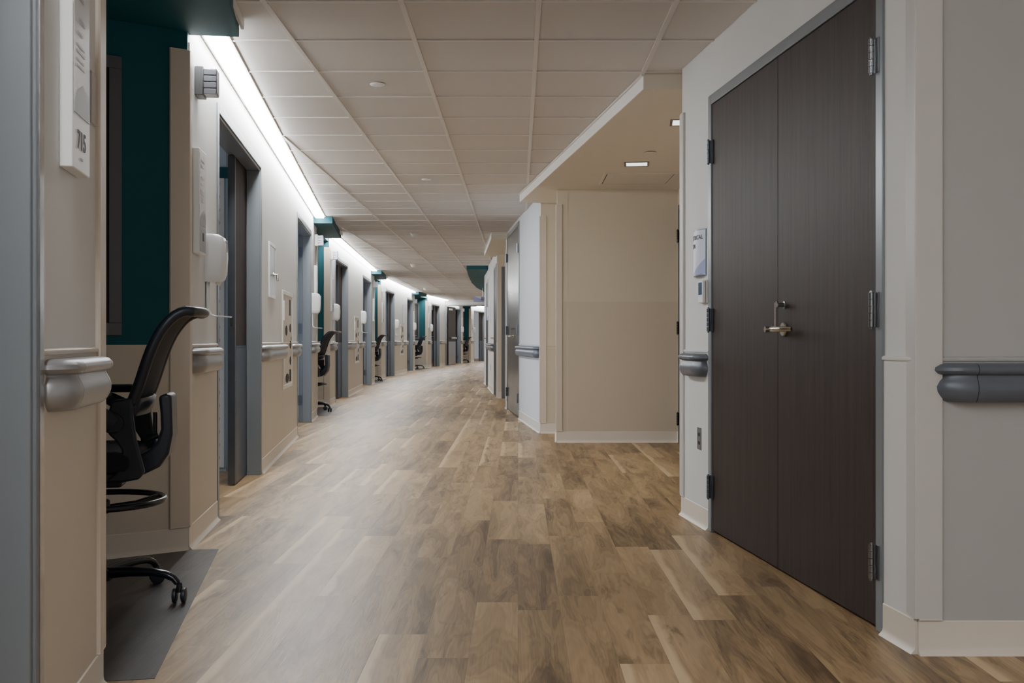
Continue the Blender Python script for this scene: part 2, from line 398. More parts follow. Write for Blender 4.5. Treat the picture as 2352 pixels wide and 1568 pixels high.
def room_door(W, s0, s1, hinge_far, label, ztop=2.25):
    """patient room doorway: unequal pair, narrow leaf shut, wide leaf standing open inside the room."""
    r = W.root(next_door(), s0); L = s1 - s0; fw = .05
    mb = MB(); frame_part(mb, 0, L, ztop, fw, .145, .095); mb.build('door_frame', 'frame', r, bevel=.003)
    narrow = .56; y0 = .098; zt = ztop - fw - .004; wide = L - 2 * fw - narrow - .01
    if not hinge_far: a, b, hs = L - fw - narrow, L - fw - .004, 0.0          # narrow leaf at far side, wide leaf hinged near
    else: a, b, hs = fw + .004, fw + narrow, L
    lf = MB(); lf.box(a, b, y0, y0 + .044, .008, zt); leaf = lf.build('narrow_leaf', 'door', r, bevel=.002)
    e = a if not hinge_far else b
    es = MB(); es.box(e - .001, e + .001, y0 - .001, y0 + .045, .008, zt)
    sg = 1 if not hinge_far else -1
    es.box(e, e + sg * .03, y0 - .0015, y0, .008, zt)
    es.build('edge_guard', 'steel_dark', leaf)
    st = MB(); st.box(e - .0022, e + .0022, y0 + .012, y0 + .032, 1.06, 1.12); st.build('strike_pocket', 'dark', leaf)
    kp = MB(); kp.box(a + .03 if sg > 0 else a + .004, b - .004 if sg > 0 else b - .03, y0 - .003, y0, .01, .93)
    for kz in range(9):
        for x in (a + .04, b - .014): kp.lathe([(.004, -.0018), (.003, -.0005)], 8, (x, y0 - .003, .06 + kz * .105), 'y')
    for kx in range(7): kp.lathe([(.004, -.0018), (.003, -.0005)], 8, (a + .05 + kx * (b - a - .08) / 6, y0 - .003, .915), 'y')
    kp.build('kick_plate', 'kick', leaf)
    # wide leaf swung into the room
    hx = fw + .03 if not hinge_far else L - fw - .03
    wl = MB(); x0, x1 = (hx - .022, hx + .022)
    wl.box(x0, x1, .15, .15 + wide, .008, zt); wlo = wl.build('wide_leaf', 'door', r, bevel=.002)
    kp = MB(); q = x1 if not hinge_far else x0; kp.box(q - .002, q + .002, .17, .13 + wide, .01, .93); kp.build('kick_plate', 'kick', wlo)
    lv = MB(); sgx = 1 if not hinge_far else -1
    lv.tube([(q, .15 + wide - .07, 1.0), (q + sgx * .06, .15 + wide - .07, 1.0), (q + sgx * .062, .15 + wide - .19, 1.0)], .01); lv.build('lever', 'nickel', wlo, smooth=True)
    for z in (.26, 1.1, 2.0):
        hm = MB(); j = L - fw - .001 if hinge_far else fw + .001
        hm.box(j - .002, j + .002, .098, .142, z - .06, z + .06); hm.lathe([(.008, z - .06), (.008, z + .06)], 12, (j - (.006 if hinge_far else -.006), .148, 0)); hm.build('hinge', 'steel_dark', r)
    return tag(r, label, 'door', kind='structure')

def lever_set(r, s, z, toward=1, y=0.0):
    """rose + return lever, and above it a lock cylinder with a rod hanging to the lever."""
    mb = MB(); mb.lathe([(.027, -.010), (.030, -.006), (.030, 0)], 24, (s, y, z), 'y'); hd = mb.build('handle', 'nickel', r, smooth=True)
    lv = MB(); t = toward
    lv.tube([(s, y, z), (s, y - .03, z), (s + t * .002, y - .055, z), (s + t * .02, y - .062, z), (s + t * .06, y - .058, z), (s + t * .10, y - .042, z), (s + t * .125, y - .02, z)],
            [.011, .011, .012, .0125, .012, .011, .009], 14); lv.build('lever', 'nickel', hd, smooth=True)
    kn = MB(); kn.tube([(s - t * .012, y - .052, z), (s - t * .012, y - .080, z)], [.012, .013], 14); kn.build('thumb_turn', 'nickel', hd, smooth=True)
    lk = MB(); lk.lathe([(.014, -.036), (.015, -.034), (.015, -.03), (.009, -.028), (.009, -.004), (.016, -.003), (.016, 0)], 20, (s + t * .0, y, z + .10), 'y'); lo = lk.build('lock_cylinder', 'steel', r, smooth=True)
    rd = MB(); rd.box(s - .006, s + .006, y - .041, y - .036, z + .01, z + .11); rd.build('latch_rod', 'nickel', lo)

def double_door(W, s0, s1, ztop, label, hinge_z=(.23, 1.07, 1.915), lever_side=1, m='door'):
    r = W.root(next_door(), s0); L = s1 - s0; fw = .05
    mb = MB(); 
    for a, b in ((0, fw), (L - fw, L)): mb.box(a, b, -.008, .14, 0, ztop)
    mb.box(fw, L - fw, -.008, .14, ztop - fw, ztop); mb.build('door_frame', 'frame', r, bevel=.003)
    mid = L / 2; zt = ztop - fw - .003
    for i, (a, b) in enumerate(((fw + .003, mid - .0015), (mid + .0015, L - fw - .003))):
        lf = MB(); lf.box(a, b, -.002, .043, .014, zt); leaf = lf.build('door_leaf', m, r, bevel=.0015)
        for z in hinge_z:
            hinge(leaf, fw if i == 0 else L - fw, -.008, z, side=1 if i == 0 else -1, m='steel_dark' if i == 0 else 'steel')
    th = MB(); th.box(fw, L - fw, .05, .14, 0, .013); th.build('threshold', 'dark', r)
    lever_set(r, mid + .075 * lever_side, 1.013, lever_side, -.002)
    return tag(r, label, 'door', kind='structure')

# ------------------------------------------------------------------ wall-mounted things
def room_sign(W, s, z, label, number=None, w=.185, h=.50, group='tall room signs'):
    r = W.root('room_sign', s, z); t = .031
    b = MB(); b.box(0, w, -t, 0, 0, h); b.build('frame', 'white', r, bevel=.003)
    i = MB(); i.box(.012, w - .012, -t - .0008, -t + .001, .135, h - .02); ins = i.build('insert', 'paper', r)
    for k, (zz, a, bb) in enumerate(((.44, .05, .14), (.415, .05, .11), (.36, .05, .12), (.33, .04, .10), (.30, .04, .12), (.285, .04, .125), (.265, .04, .11), (.25, .04, .12))):
        MB().box(a, bb, -t - .0014, -t, zz, zz + (.012 if k < 3 else .006)).build('printed_line', 'print_grey', ins)
    sw = MB(); sw.prism([(.012, .135), (w - .012, .135), (w - .012, .20), (.10, .215), (.05, .195), (.012, .16)], -t - .0011, -t, 'y'); sw.build('printed_band', 'print_grey', ins)
    if number:
        vs, fs = text_mesh(number, .062, 'CENTER')
        mb = MB(); mb.add([(w / 2 + x * 1.0, -t - .0006 - zz, y + .055) for x, y, zz in vs], fs); mb.build('number', 'ink', r)
        d = MB(); d.box(w / 2 - .012, w / 2 + .012, -t - .001, -t, .028, .034); d.build('dots', 'print_grey', r)
    else:
        d = MB(); d.box(.012, w - .012, -t - .0008, -t, .012, .13); pl = d.build('lower_tile', 'print_grey', r)
        d = MB(); d.box(.085, .125, -t - .0014, -t, .065, .105); d.build('mark', 'ink', pl)
    return tag(r, label, 'sign', group)

def dome_light(W, s, z, label, lit=False, group='corridor call lights'):
    r = W.root('call_light', s, z)
    b = MB(); b.box(0, .105, -.04, 0, 0, .14); b.build('base', 'dome_base' if not lit else 'offwhite', r, bevel=.004)
    for k in range(4):
        m = MB(); m.prism([(-.04, .008), (-.098, .008), (-.100, .02), (-.098, .033), (-.04, .035)], .01, .095, 'x')
        m.v = [(x, y, zz + k * .031) for x, y, zz in m.v]
        lens = m.build('lens', 'dome_off' if not lit else 'lavender', r, bevel=.002)
    c = MB(); c.box(.012, .093, -.1015, -.070, .014, .130); c.build('tinted_cover', 'dome_dark' if not lit else 'lavender', r, bevel=.002)
    return tag(r, label, 'light', group)

def sanitizer(W, s, z, label, m='white', group='hand sanitizer dispensers'):
    """z = underside of the body"""
    r = W.root('sanitizer_dispenser', s, z); w, h, d = .118, .243, .105
    rows = []
    prof = [(0.0, .80, .70), (.012, .93, .86), (.04, 1, .95), (.12, 1, 1), (.19, .99, .98), (.225, .95, .86), (.240, .80, .62), (.243, .6, .4)]
    for zz, fw, fd in prof:
        ring = []
        for k in range(17):
            t = PI * k / 16; cx, sy = math.cos(t), math.sin(t)
            ex = .38
            px = w / 2 + fw * w / 2 * math.copysign(abs(cx) ** ex, cx); py = -fd * d * abs(sy) ** ex
            ring.append((px, py, zz))
        rows.append(ring)
    mb = MB(); mb.grid(rows)
    n = 17; mb.f.append(tuple(range(n))); mb.f.append(tuple(range((len(rows) - 1) * n, len(rows) * n)))
    for i in range(len(rows) - 1): mb.f.append((i * n, (i + 1) * n, (i + 1) * n + n - 1, i * n + n - 1))
    body = mb.build('body', m, r, smooth=True)
    wn = MB(); wn.box(.044, .060, -d - .002, -d + .02, .15, .21); wn.build('sight_window', 'print_grey', body, bevel=.002)
    nz = MB(); nz.lathe([(.008, -.015), (.014, -.008), (.016, .003)], 14, (w / 2, -.06, 0)); nz.build('nozzle', 'offwhite', r, smooth=True)
    t = MB(); path = [(0, -.006, .005), (0, -.006, -.08), (0, -.008, -.145), (0, -.016, -.166), (0, -.04, -.175), (0, -.085, -.177), (0, -.118, -.180)]
    rows = [[(w / 2 + q, y, zz) for q in (-.034, -.03, 0, .03, .034)] for _, y, zz in path]
    for rw in rows:
        rw[0] = (rw[0][0], rw[0][1] - .006, rw[0][2] + .004); rw[4] = (rw[4][0], rw[4][1] - .006, rw[4][2] + .004)
    t.grid(rows); t.build('drip_tray', 'white', r, smooth=True, solid=.003)
    return tag(r, label, 'dispenser', group)

def ppe_cabinet(W, s, label, z0=.537, z1=1.40, w=.88, group='supply cabinets with cut-out openings'):
    r = W.root('supply_cabinet', s, z0); h = z1 - z0
    f = MB(); f.box(0, .05, -.012, 0, 0, h); f.box(w - .03, w, -.012, 0, 0, h); f.box(.05, w - .03, -.012, 0, h - .035, h); f.box(.05, w - .03, -.012, 0, 0, .035); f.build('frame', 'offwhite', r, bevel=.003)
    p = MB(); p.box(.052, w - .032, -.008, 0, .037, h - .037); pn = p.build('panel', 'guard', r)
    for z in (.60, .10):
        l = MB(); l.box(.012, .04, -.022, -.012, z, z + .17); l.build('latch', 'white', r, bevel=.003)
    def hole(kind, x0, x1, a, b):
        m = MB()
        if kind == 'rect': m.box(x0, x1, -.0095, -.007, a, b)
        else:
            cx, cz, rx, rz = (x0 + x1) / 2, (a + b) / 2, (x1 - x0) / 2, (b - a) / 2
            m.prism([(cx + rx * math.cos(t * PI / 12), cz + rz * math.sin(t * PI / 12)) for t in range(24)], -.0095, -.007, 'y')
        m.build('opening', 'dark', pn)
    hole('rect', .58, .72, .655, .80); hole('oval', .60, .76, .50, .58); hole('oval', .22, .42, .47, .56); hole('rect', .76, .80, .43, .46)
    hole('oval', .62, .78, .35, .425); hole('oval', .62, .78, .20, .28); hole('rect', .60, .76, .05, .16); hole('oval', .25, .55, .045, .13)
    return tag(r, label, 'cabinet', group)

def steel_panel(W, s, z, label, w=.45, h=.43):
    r = W.root('access_cabinet', s, z)
    f = MB(); f.box(0, w, -.01, 0, 0, .025); f.box(0, w, -.01, 0, h - .025, h); f.box(0, .05, -.01, 0, .025, h - .025); f.box(w - .02, w, -.01, 0, .025, h - .025); f.build('frame', 'white', r, bevel=.002)
    d = MB(); d.box(.052, w - .022, -.008, 0, .027, h - .027); dr = d.build('door', 'steel', r)
    k = MB(); k.lathe([(.02, -.012), (.02, -.008)], 20, (.30, 0, h * .44), 'y'); k.tube([(.30, -.010, h * .44), (.30, -.035, h * .44), (.30, -.04, h * .44 - .05)], .009); k.build('handle', 'nickel', dr, smooth=True)
    return tag(r, label, 'cabinet')

def wall_plate(W, s, z, w, h, label, m='offwhite', cat='wall plate', name='wall_plate', holes=True):
    r = W.root(name, s, z)
    b = MB(); b.box(0, w, -.006, 0, 0, h); b.build('plate', m, r, bevel=.002)
    if holes:
        for zz in (h * .3, h * .68):
            d = MB(); d.box(w * .3, w * .7, -.008, -.005, zz - h * .07, zz + h * .07); d.build('socket', 'dark' if m == 'steel_dark' else 'print_grey', r, bevel=.001)
    return tag(r, label, cat)

def curved_sign(W, s, z, w, h, label, lines=(), bulge=.026):
    r = W.root('door_sign', s, z); R = (w * w / 4 + bulge ** 2) / (2 * bulge); yc = R - bulge; th = math.asin(w / 2 / R)
    def P(x, e=0.0):
        a = (x - w / 2) / (w / 2) * th; return (w / 2 + (R + e) * math.sin(a), -((R + e) * math.cos(a) - yc) - .004)
    n = 24; arc = [P(w * k / n) for k in range(n + 1)]
    mb = MB(); mb.prism(arc + [(w, 0), (0, 0)], 0, h, 'z'); mb.build('sign_body', 'steel_dark', r)
    fc = MB(); fc.grid([[P(.004 + (w - .008) * k / n, .0006) + (zz,) for k in range(n + 1)] for zz in (.006, h - .006)]); face = fc.build('face', 'lavender', r, smooth=True)
    sw = MB(); rows = [[P(.05 + (w - .055) * k / n, .0012) + (.007,) for k in range(n + 1)], [P(.05 + (w - .055) * k / n, .0012) + (.007 + h * .33 * (k / n) ** 1.3,) for k in range(n + 1)]]
    sw.grid(rows); sw.build('printed_band', 'lavender_d', face, smooth=True)
    for txt, x0, zz, size in lines:
        vs, fs = text_mesh(txt, size, 'LEFT', .0002)
        mb = MB(); mb.add([P(x0 + x, .0016 + q) + (y + zz,) for x, y, q in vs], fs); mb.build('lettering', 'ink', face)
    return tag(r, label, 'sign')

# ------------------------------------------------------------------ left side plan
ORD = ['zeroth', 'first', 'second', 'third', 'fourth', 'fifth']
d0 = Vector((-.185, 1)).normalized()
C1 = Vector((-1.172, 2.948))
W0 = Wall(C1 - d0 * 8.5, C1)
WL = {0: W0,
      1: Wall((-1.526, 4.845), (-2.556, 13.315)),
      2: Wall((-2.734, 15.18), (-3.229, 23.57)),
      3: Wall((-3.33, 25.45), (-3.33, 33.80)),
      4: Wall((-3.104, 35.965), (-2.746, 39.65)),
      5: Wall((-2.746, 39.65), (-2.303, 43.72)),
      6: Wall((-2.033, 44.956), (-.9, 51.0))}
DA = {1: (.81, 2.77), 2: (.72, 2.63), 3: (.85, 2.80), 4: (.72, 2.40), 6: (.60, 2.80)}
DB = {0: (5.94, 7.846), 1: (5.68, 7.59), 2: (5.45, 7.55), 3: (6.0, 7.75), 5: (1.75, 3.6)}
ROOM_TXT = {(0, 'B'): 'doorway at the left edge of the view', (1, 'A'): 'first doorway past the first teal alcove', (1, 'B'): 'doorway just before the second teal alcove',
            (2, 'A'): 'first doorway past the second teal alcove', (2, 'B'): 'doorway just before the third teal alcove', (3, 'A'): 'first doorway past the third teal alcove',
            (3, 'B'): 'doorway just before the fourth teal alcove', (4, 'A'): 'doorway past the fourth teal alcove', (5, 'B'): 'doorway past the cross-corridor doors', (6, 'A'): 'last doorway at the far end'}
for i, W in WL.items():
    ops = [q for q in (DA.get(i), DB.get(i)) if q]
    spans, cur = [], 0.0
    for a, b in ops: spans.append((cur, a)); cur = b
    spans.append((cur, W.L))
    wall_piece(W, 'wall_left', spans, [(a, b, 2.25) for a, b in ops], lowz=.95, side='left')
    if i in DA: room_door(W, *DA[i], False, 'grey-framed %s on the left, narrow dark leaf shut' % ROOM_TXT[(i, 'A')])
    if i in DB:
        dr = room_door(W, *DB[i], True, 'grey-framed %s on the left, wide leaf open inward' % ROOM_TXT[(i, 'B')])
        if i == 0: L0 = DB[0][1] - DB[0][0]; MB().box(L0 - .032, L0 + .002, -.011, -.007, 0, 2.25).build('reflection_strip', 'frame_glint', dr)  # thin strip added to carry the frame face's painted reflection

# alcoves: near corner N = end of wall i-1, far corner F = start of wall i
ALC = {1: (0, 1), 2: (1, 2), 3: (2, 3), 4: (3, 4), 5: (5, 6)}
SOFF = {1: (-1.0, .05), 2: (-.55, -.5), 3: (-.95, -.65), 4: (-1.0, -1.35), 5: (-1.0, .1)}
def line_pt(W, s): p = W.P + W.d * s; return Vector((p.x, p.y))
for i, (a, b) in ALC.items():
    Wa, Wb = WL[a], WL[b]
    N = line_pt(Wa, Wa.L); F = line_pt(Wb, 0)
    dF = Vector((Wb.d.x, Wb.d.y)); iF = Vector((-Wb.n.x, -Wb.n.y)); dN = Vector((Wa.d.x, Wa.d.y)); iN = Vector((-Wa.n.x, -Wa.n.y))
    ln = 1.0 if i < 5 else .6
    Fb = F + (dF * -.456 + iF * .891) * ln; Nb = N + (dN * .456 + iN * .891) * ln
    for nm, (p, q) in (('far', (Fb, F)), ('back', (Nb, Fb)), ('near', (N, Nb))):
        Wc = Wall(p, q); mb = MB(); mb.box(0, Wc.L, 0, .10, .947, CEIL + .1); Wc.mesh(mb, 'wall_alcove', 'teal'); tag(bpy.context.scene.objects[-1] if False else COL.objects[-1], kind='structure')
        mb = MB(); mb.box(0, Wc.L, -.002, .10, 0, .947); tag(Wc.mesh(mb, 'wall_alcove', 'wainscot'), kind='structure')
        base_strip(Wc, 0, Wc.L, 'baseboard_alcove')
        if nm == 'far':
            # charting window looking into the patient room
            r = Wc.root('window_%d' % i, Wc.L - .85, .99); w, h = .555, 1.24
            f = MB(); fw = .055; f.box(0, w, -.012, .03, 0, fw); f.box(0, w, -.012, .03, h - fw, h); f.box(0, fw, -.012, .03, fw, h - fw); f.box(w - fw, w, -.012, .03, fw, h - fw); f.build('window_frame', 'frame_dark', r, bevel=.002)
            s_ = MB(); s_.box(fw, fw + .02, -.006, .0, fw, h - fw); s_.box(w - fw - .022, w - fw, -.006, .0, fw, h - fw); s_.box(fw + .02, w - fw - .022, -.006, 0, h - fw - .03, h - fw); s_.build('sash', 'dark', r)
            gl = MB(); gl.box(fw + .02, w - fw - .022, -.002, -.001, fw, h - fw - .03); gl.build('pane', 'glass_dark', r)
            lt = MB(); lt.box(w - fw - .07, w - fw - .045, -.02, -.002, .28, .36); lt.build('latch', 'black', r, bevel=.003)
            tag(r, 'grey-framed charting window in the %s teal alcove' % ORD[i], 'window', kind='structure')
    # corner guards
    tF = math.atan2(.891, -.456)
    corner_guard(Wb, 0, 1, .112, 2.30, 'beige corner guard on the far edge of the %s teal alcove' % ORD[i], 'guard', w=.05, w2=.085, ang=PI - tF + 0.0 if False else tF - 0.0 if False else PI / 2 - math.atan2(-.456, .891) if False else math.acos(-.456), group=None)
    corner_guard(Wa, Wa.L, -1, .112, 2.30, 'beige corner guard on the near edge of the %s teal alcove' % ORD[i], 'guard', w=.075, w2=.05, ang=math.acos(-.456), group=None)
    # dark floor inlay
    q0 = N + Vector((Wa.n.x, Wa.n.y)) * .14 + dN * .03; q1 = F + Vector((Wb.n.x, Wb.n.y)) * .14 - dF * .0
    il = MB(); il.prism([tuple(N + dN * .03 + Vector((Wa.n.x, Wa.n.y)) * .0), tuple(q0), tuple(q1), tuple(F), tuple(Fb), tuple(Nb)], 0.0, .0015, 'z')
    tag(il.build('floor_inlay', 'inlay'), 'charcoal plank floor inlay in the %s teal alcove' % ORD[i], 'floor', kind='structure')
    # teal soffit
    sn, sf = SOFF[i]
    A0 = line_pt(Wa, Wa.L + sn); B0 = line_pt(Wb, sf)
    nA = Vector((Wa.n.x, Wa.n.y)); nB = Vector((Wb.n.x, Wb.n.y))
    so = MB(); so.prism([tuple(A0), tuple(A0 + nA * .225), tuple(B0 + nB * .225), tuple(B0), tuple(F - nB * .01), tuple(Fb + (Fb - F) * .1), tuple(Nb + (Nb - N) * .1), tuple(N - nA * .01)] if sf < 0 else
                        [tuple(A0), tuple(A0 + nA * .225), tuple(B0 + nB * .225), tuple(B0), tuple(F), tuple(Fb + (Fb - F) * .1), tuple(Nb + (Nb - N) * .1), tuple(N)], 2.39, CEIL + .02, 'z')
    if sf < 5 and i < 4:
        E1 = B0 + nB * .235; Wt = Wall(tuple(E1 - Vector((Wb.d.x, Wb.d.y)) * .34), tuple(E1)); tag(Wt.mesh(MB().box(0, Wt.L, -.014, 0, CEIL - .045, CEIL), 'trim_%d' % next_trim(), 'tbar'), kind='structure')
    tag(so.build('ceiling_soffit', 'teal'), 'teal dropped soffit over the %s alcove' % ORD[i], 'ceiling', kind='structure')

# linear lights tucked between wall and ceiling
def linear_light(W, s0, s1, label):
    r = W.root('linear_light', s0, CEIL); L = s1 - s0
    h = MB(); h.box(0, L, -.028, -.012, -.012, .004); h.box(0, L, -.142, -.128, -.006, .004); h.box(0, .012, -.128, -.028, -.006, .004); h.box(L - .012, L, -.128, -.028, -.006, .004); h.build('housing', 'tbar', r)
    d = MB(); d.box(.012, L - .012, -.127, -.029, -.024, .004); d.build('diffuser', 'strip', r)
    return tag(r, label, 'light', 'linear lights along the left wall')
linear_light(WL[0], 1.2, 7.45, 'linear ceiling light beside the left wall before the first teal soffit')
linear_light(WL[1], .06, 7.96, 'long bright linear ceiling light between first and second teal soffits')
linear_light(WL[2], -.48, 7.43, 'linear ceiling light between second and third teal soffits')
linear_light(WL[3], -.63, 7.33, 'linear ceiling light between third and fourth teal soffits')
linear_light(WL[4], -1.33, 3.60, 'linear ceiling light past the fourth teal soffit')
linear_light(WL[5], .2, 3.0, 'linear ceiling light beyond the cross-corridor doors')
linear_light(WL[6], .15, 5.0, 'farthest linear ceiling light past the last alcove')

# rooms behind the left wall: back wall and partitions
bw = MB(); bw.box(-7.2, -7.1, -7, 54, 0, CEIL); tag(bw.build('wall_back', 'room'), kind='structure')
for i, W in WL.items():
    cuts = [0.0 if i in (1, 2, 3) else None, 4.2 if i in (1, 2, 3) else None]
    for c in cuts:
        if c is None: continue
        mb = MB()
        if c == 0.0: mb.box(-1.05, -.95, 1.0, 5.0, 0, CEIL)
        else: mb.box(c - .05, c + .05, .142, 5.0, 0, CEIL)
        tag(W.mesh(mb, 'wall_room', 'room'), kind='structure')
# inside the first room: a short wall end with a slotted strip
W1 = WL[1]
mb = MB(); mb.box(2.95, 3.05, .275, 1.2, 0, CEIL); tag(W1.mesh(mb, 'wall_room', 'room'), kind='structure')
mb = MB(); mb.box(2.935, 2.95, .145, 1.2, 2.16, 2.24); tag(W1.mesh(mb, 'trim_%d' % next_trim(), 'teal'), kind='structure')
r = W1.root('slotted_strip', 2.95, 0)
mb = MB(); mb.box(-.012, 0, .288, .345, .03, 2.19); mb.build('channel', 'white', r)
for k in range(22):
    q = MB(); q.box(-.0135, -.011, .318, .334, .09 + k * .096, .112 + k * .096); q.build('slot', 'dark', r)
tag(r, 'tall white slotted metal strip seen inside the first left doorway', 'strip')

# ------------------------------------------------------------------ things on the left wall
W0L = W0.L
room_sign(W0, W0L - .476, 1.38, 'tall white room sign 715 at the top left of the view', '715')
room_sign(WL[1], .12, 1.38, 'tall white room sign just past the first teal alcove')
room_sign(WL[1], WL[1].L - .48, 1.38, 'tall white room sign just before the second teal alcove')
room_sign(WL[2], .12, 1.38, 'tall white room sign just past the second teal alcove')
room_sign(WL[2], WL[2].L - .48, 1.38, 'tall white room sign just before the third teal alcove')
room_sign(WL[3], .14, 1.38, 'tall white room sign just past the third teal alcove')
room_sign(WL[3], WL[3].L - .45, 1.38, 'tall white room sign just before the fourth teal alcove')
room_sign(WL[4], .14, 1.38, 'tall white room sign just past the fourth teal alcove')
room_sign(WL[5], WL[5].L - .285, 1.38, 'tall white room sign beyond the cross-corridor doors')
room_sign(WL[6], .12, 1.38, 'tall white room sign past the farthest teal alcove')
wall_plate(W0, W0L - .15, 1.55, .065, .14, 'small clear holder beside the sign 715 at far left', 'clear', 'holder', 'wall_holder', False)

dome_light(WL[1], .17, 2.14, 'grey unlit call light above the sign past the first teal alcove')
dome_light(WL[1], WL[1].L - .36, 2.13, 'white call light just before the second teal alcove', True)
dome_light(WL[2], .17, 2.14, 'white call light just past the second teal alcove', True)
dome_light(WL[2], WL[2].L - .34, 2.13, 'white call light just before the third teal alcove', True)
dome_light(WL[3], .2, 2.14, 'white call light just past the third teal alcove', True)
dome_light(WL[3], WL[3].L - .34, 2.13, 'white call light just before the fourth teal alcove', True)
dome_light(WL[4], .2, 2.14, 'white call light just past the fourth teal alcove', True)
dome_light(WL[5], WL[5].L - .32, 2.13, 'white call light beyond the cross-corridor doors', True)
wall_plate(WL[1], .02, 2.15, .09, .20, 'flat off-white wall plate beside the grey call light', 'offwhite', 'wall plate')

sanitizer(WL[1], .435, 1.263, 'white sanitizer dispenser nearest the camera, past the first teal alcove')
sanitizer(WL[1], 7.66, 1.285, 'white sanitizer dispenser just before the second teal alcove')
sanitizer(WL[2], .43, 1.263, 'white sanitizer dispenser just past the second teal alcove')
sanitizer(WL[2], 5.10, 1.285, 'white sanitizer dispenser before the doorway next to the third teal alcove')
sanitizer(WL[3], 2.95, 1.275, 'white sanitizer dispenser after the first doorway past the third alcove')
sanitizer(WL[3], 7.765, 1.275, 'white sanitizer dispenser just before the fourth teal alcove')
sanitizer(WL[4], .43, 1.263, 'white sanitizer dispenser just past the fourth teal alcove')
sanitizer(WL[5], 3.63, 1.275, 'white sanitizer dispenser beyond the cross-corridor doors')
sanitizer(WL[6], .40, 1.263, 'white sanitizer dispenser past the farthest teal alcove')

ppe_cabinet(WL[1], 4.22, 'beige supply cabinet with cut-out openings before the second alcove')
ppe_cabinet(WL[2], 3.72, 'beige supply cabinet with cut-out openings before the third alcove')
ppe_cabinet(WL[3], 4.1, 'beige supply cabinet with cut-out openings before the fourth alcove')
steel_panel(WL[1], 3.22, 1.297, 'square stainless steel wall cabinet with white frame and lever latch')
curved_sign(WL[3], 4.75, 1.42, .3, .55, 'tall lavender wall sign above the third supply cabinet')

ZL = .925; GL = 'silver-grey handrails on the left wall'
handrail(W0, 7.868, 8.405, ZL - .004, 'silver-grey handrail nearest the camera at the left edge', 'rail_l', GL)
handrail(WL[1], .065, .72, ZL, 'silver-grey handrail under the nearest sanitizer dispenser', 'rail_l', GL)
handrail(WL[1], 2.775, 4.205, ZL, 'long silver-grey handrail below the stainless wall cabinet', 'rail_l', GL)
handrail(WL[1], 5.12, 5.66, ZL, 'short silver-grey handrail right after the first supply cabinet', 'rail_l', GL)
handrail(WL[1], 7.60, 8.38, ZL, 'silver-grey handrail just before the second teal alcove', 'rail_l', GL)
handrail(WL[2], .06, .68, ZL, 'silver-grey handrail just past the second teal alcove', 'rail_l', GL)
handrail(WL[2], 2.64, 3.70, ZL, 'silver-grey handrail left of the second supply cabinet', 'rail_l', GL)
handrail(WL[2], 4.62, 5.43, ZL, 'silver-grey handrail right after the second supply cabinet', 'rail_l', GL)
handrail(WL[2], 7.56, 8.30, ZL, 'silver-grey handrail just before the third teal alcove', 'rail_l', GL)
handrail(WL[3], .06, .80, ZL, 'silver-grey handrail just past the third teal alcove', 'rail_l', GL)
handrail(WL[3], 2.82, 4.08, ZL, 'silver-grey handrail left of the third supply cabinet', 'rail_l', GL)
handrail(WL[3], 5.0, 5.95, ZL, 'silver-grey handrail right after the third supply cabinet', 'rail_l', GL)
handrail(WL[3], 7.77, 8.28, ZL, 'silver-grey handrail just before the fourth teal alcove', 'rail_l', GL)
handrail(WL[4], .05, .68, ZL, 'silver-grey handrail just past the fourth teal alcove', 'rail_l', GL)
handrail(WL[4], 2.42, 3.60, ZL, 'silver-grey handrail just before the cross-corridor doors', 'rail_l', GL)
handrail(WL[5], 3.62, 4.0, ZL, 'silver-grey handrail beyond the cross-corridor doors', 'rail_l', GL)
handrail(WL[6], .05, .56, ZL, 'farthest silver-grey handrail, past the last teal alcove', 'rail_l', GL)

# ------------------------------------------------------------------ right side
WE = Wall((.912, 5.83), (1.233, 3.238))            # electrical room wall
WN = Wall((1.233, 3.238), (4.5, 3.238))            # wall facing the camera at the right
wall_piece(WE, 'wall_right', [(0, .498), (2.395, WE.L)], [(.498, 2.395, 2.205)], lowz=.918, side='right', low='wall')
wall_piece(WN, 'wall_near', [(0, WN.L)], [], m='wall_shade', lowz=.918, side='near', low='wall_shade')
double_door(WE, .498, 2.395, 2.205, 'dark walnut double door of the electrical room at right')
corner_guard(WN, 0, 1, .112, 2.44, 'pale corner guard on the near edge of the electrical room wall', 'guard_light', w=.075, w2=.075, ang=PI / 2 - .03)
corner_guard(WE, 0, 1, .112, 2.215, 'pale corner guard at the recess end of the electrical room wall', 'guard_light', w=.06, w2=.06, ang=PI / 2)
handrail(WN, .045, 2.4, .893, 'shade-darkened grey handrail at the right edge of the view', 'rail_r', 'shade-darkened grey handrails on the right', far=True)
handrail(WE, .075, .49, .893, 'short shade-darkened grey handrail left of the electrical room door', 'rail_r', 'shade-darkened grey handrails on the right')
curved_sign(WE, .245, 1.302, .205, .24, 'curved lavender electrical room sign beside the dark double door', (('ELECTRICAL', .014, .188, .031), ('ROOM', .014, .145, .031)))
r = WE.root('thermostat', .385, 1.156)
mb = MB(); mb.box(0, .09, -.010, 0, 0, .121); mb.build('back_plate', 'offwhite', r, bevel=.003)
mb = MB(); mb.box(.004, .086, -.028, -.012, .003, .118); bd = mb.build('body', 'white', r, bevel=.004)
mb = MB(); mb.box(.016, .074, -.0295, -.026, .045, .108); mb.build('screen', 'screen', bd)
tag(r, 'white thermostat with blue screen under the electrical room sign', 'thermostat')
wall_plate(WE, .30, .395, .072, .116, 'steel power outlet low on the wall left of the double door', 'steel_dark', 'outlet', 'power_outlet')

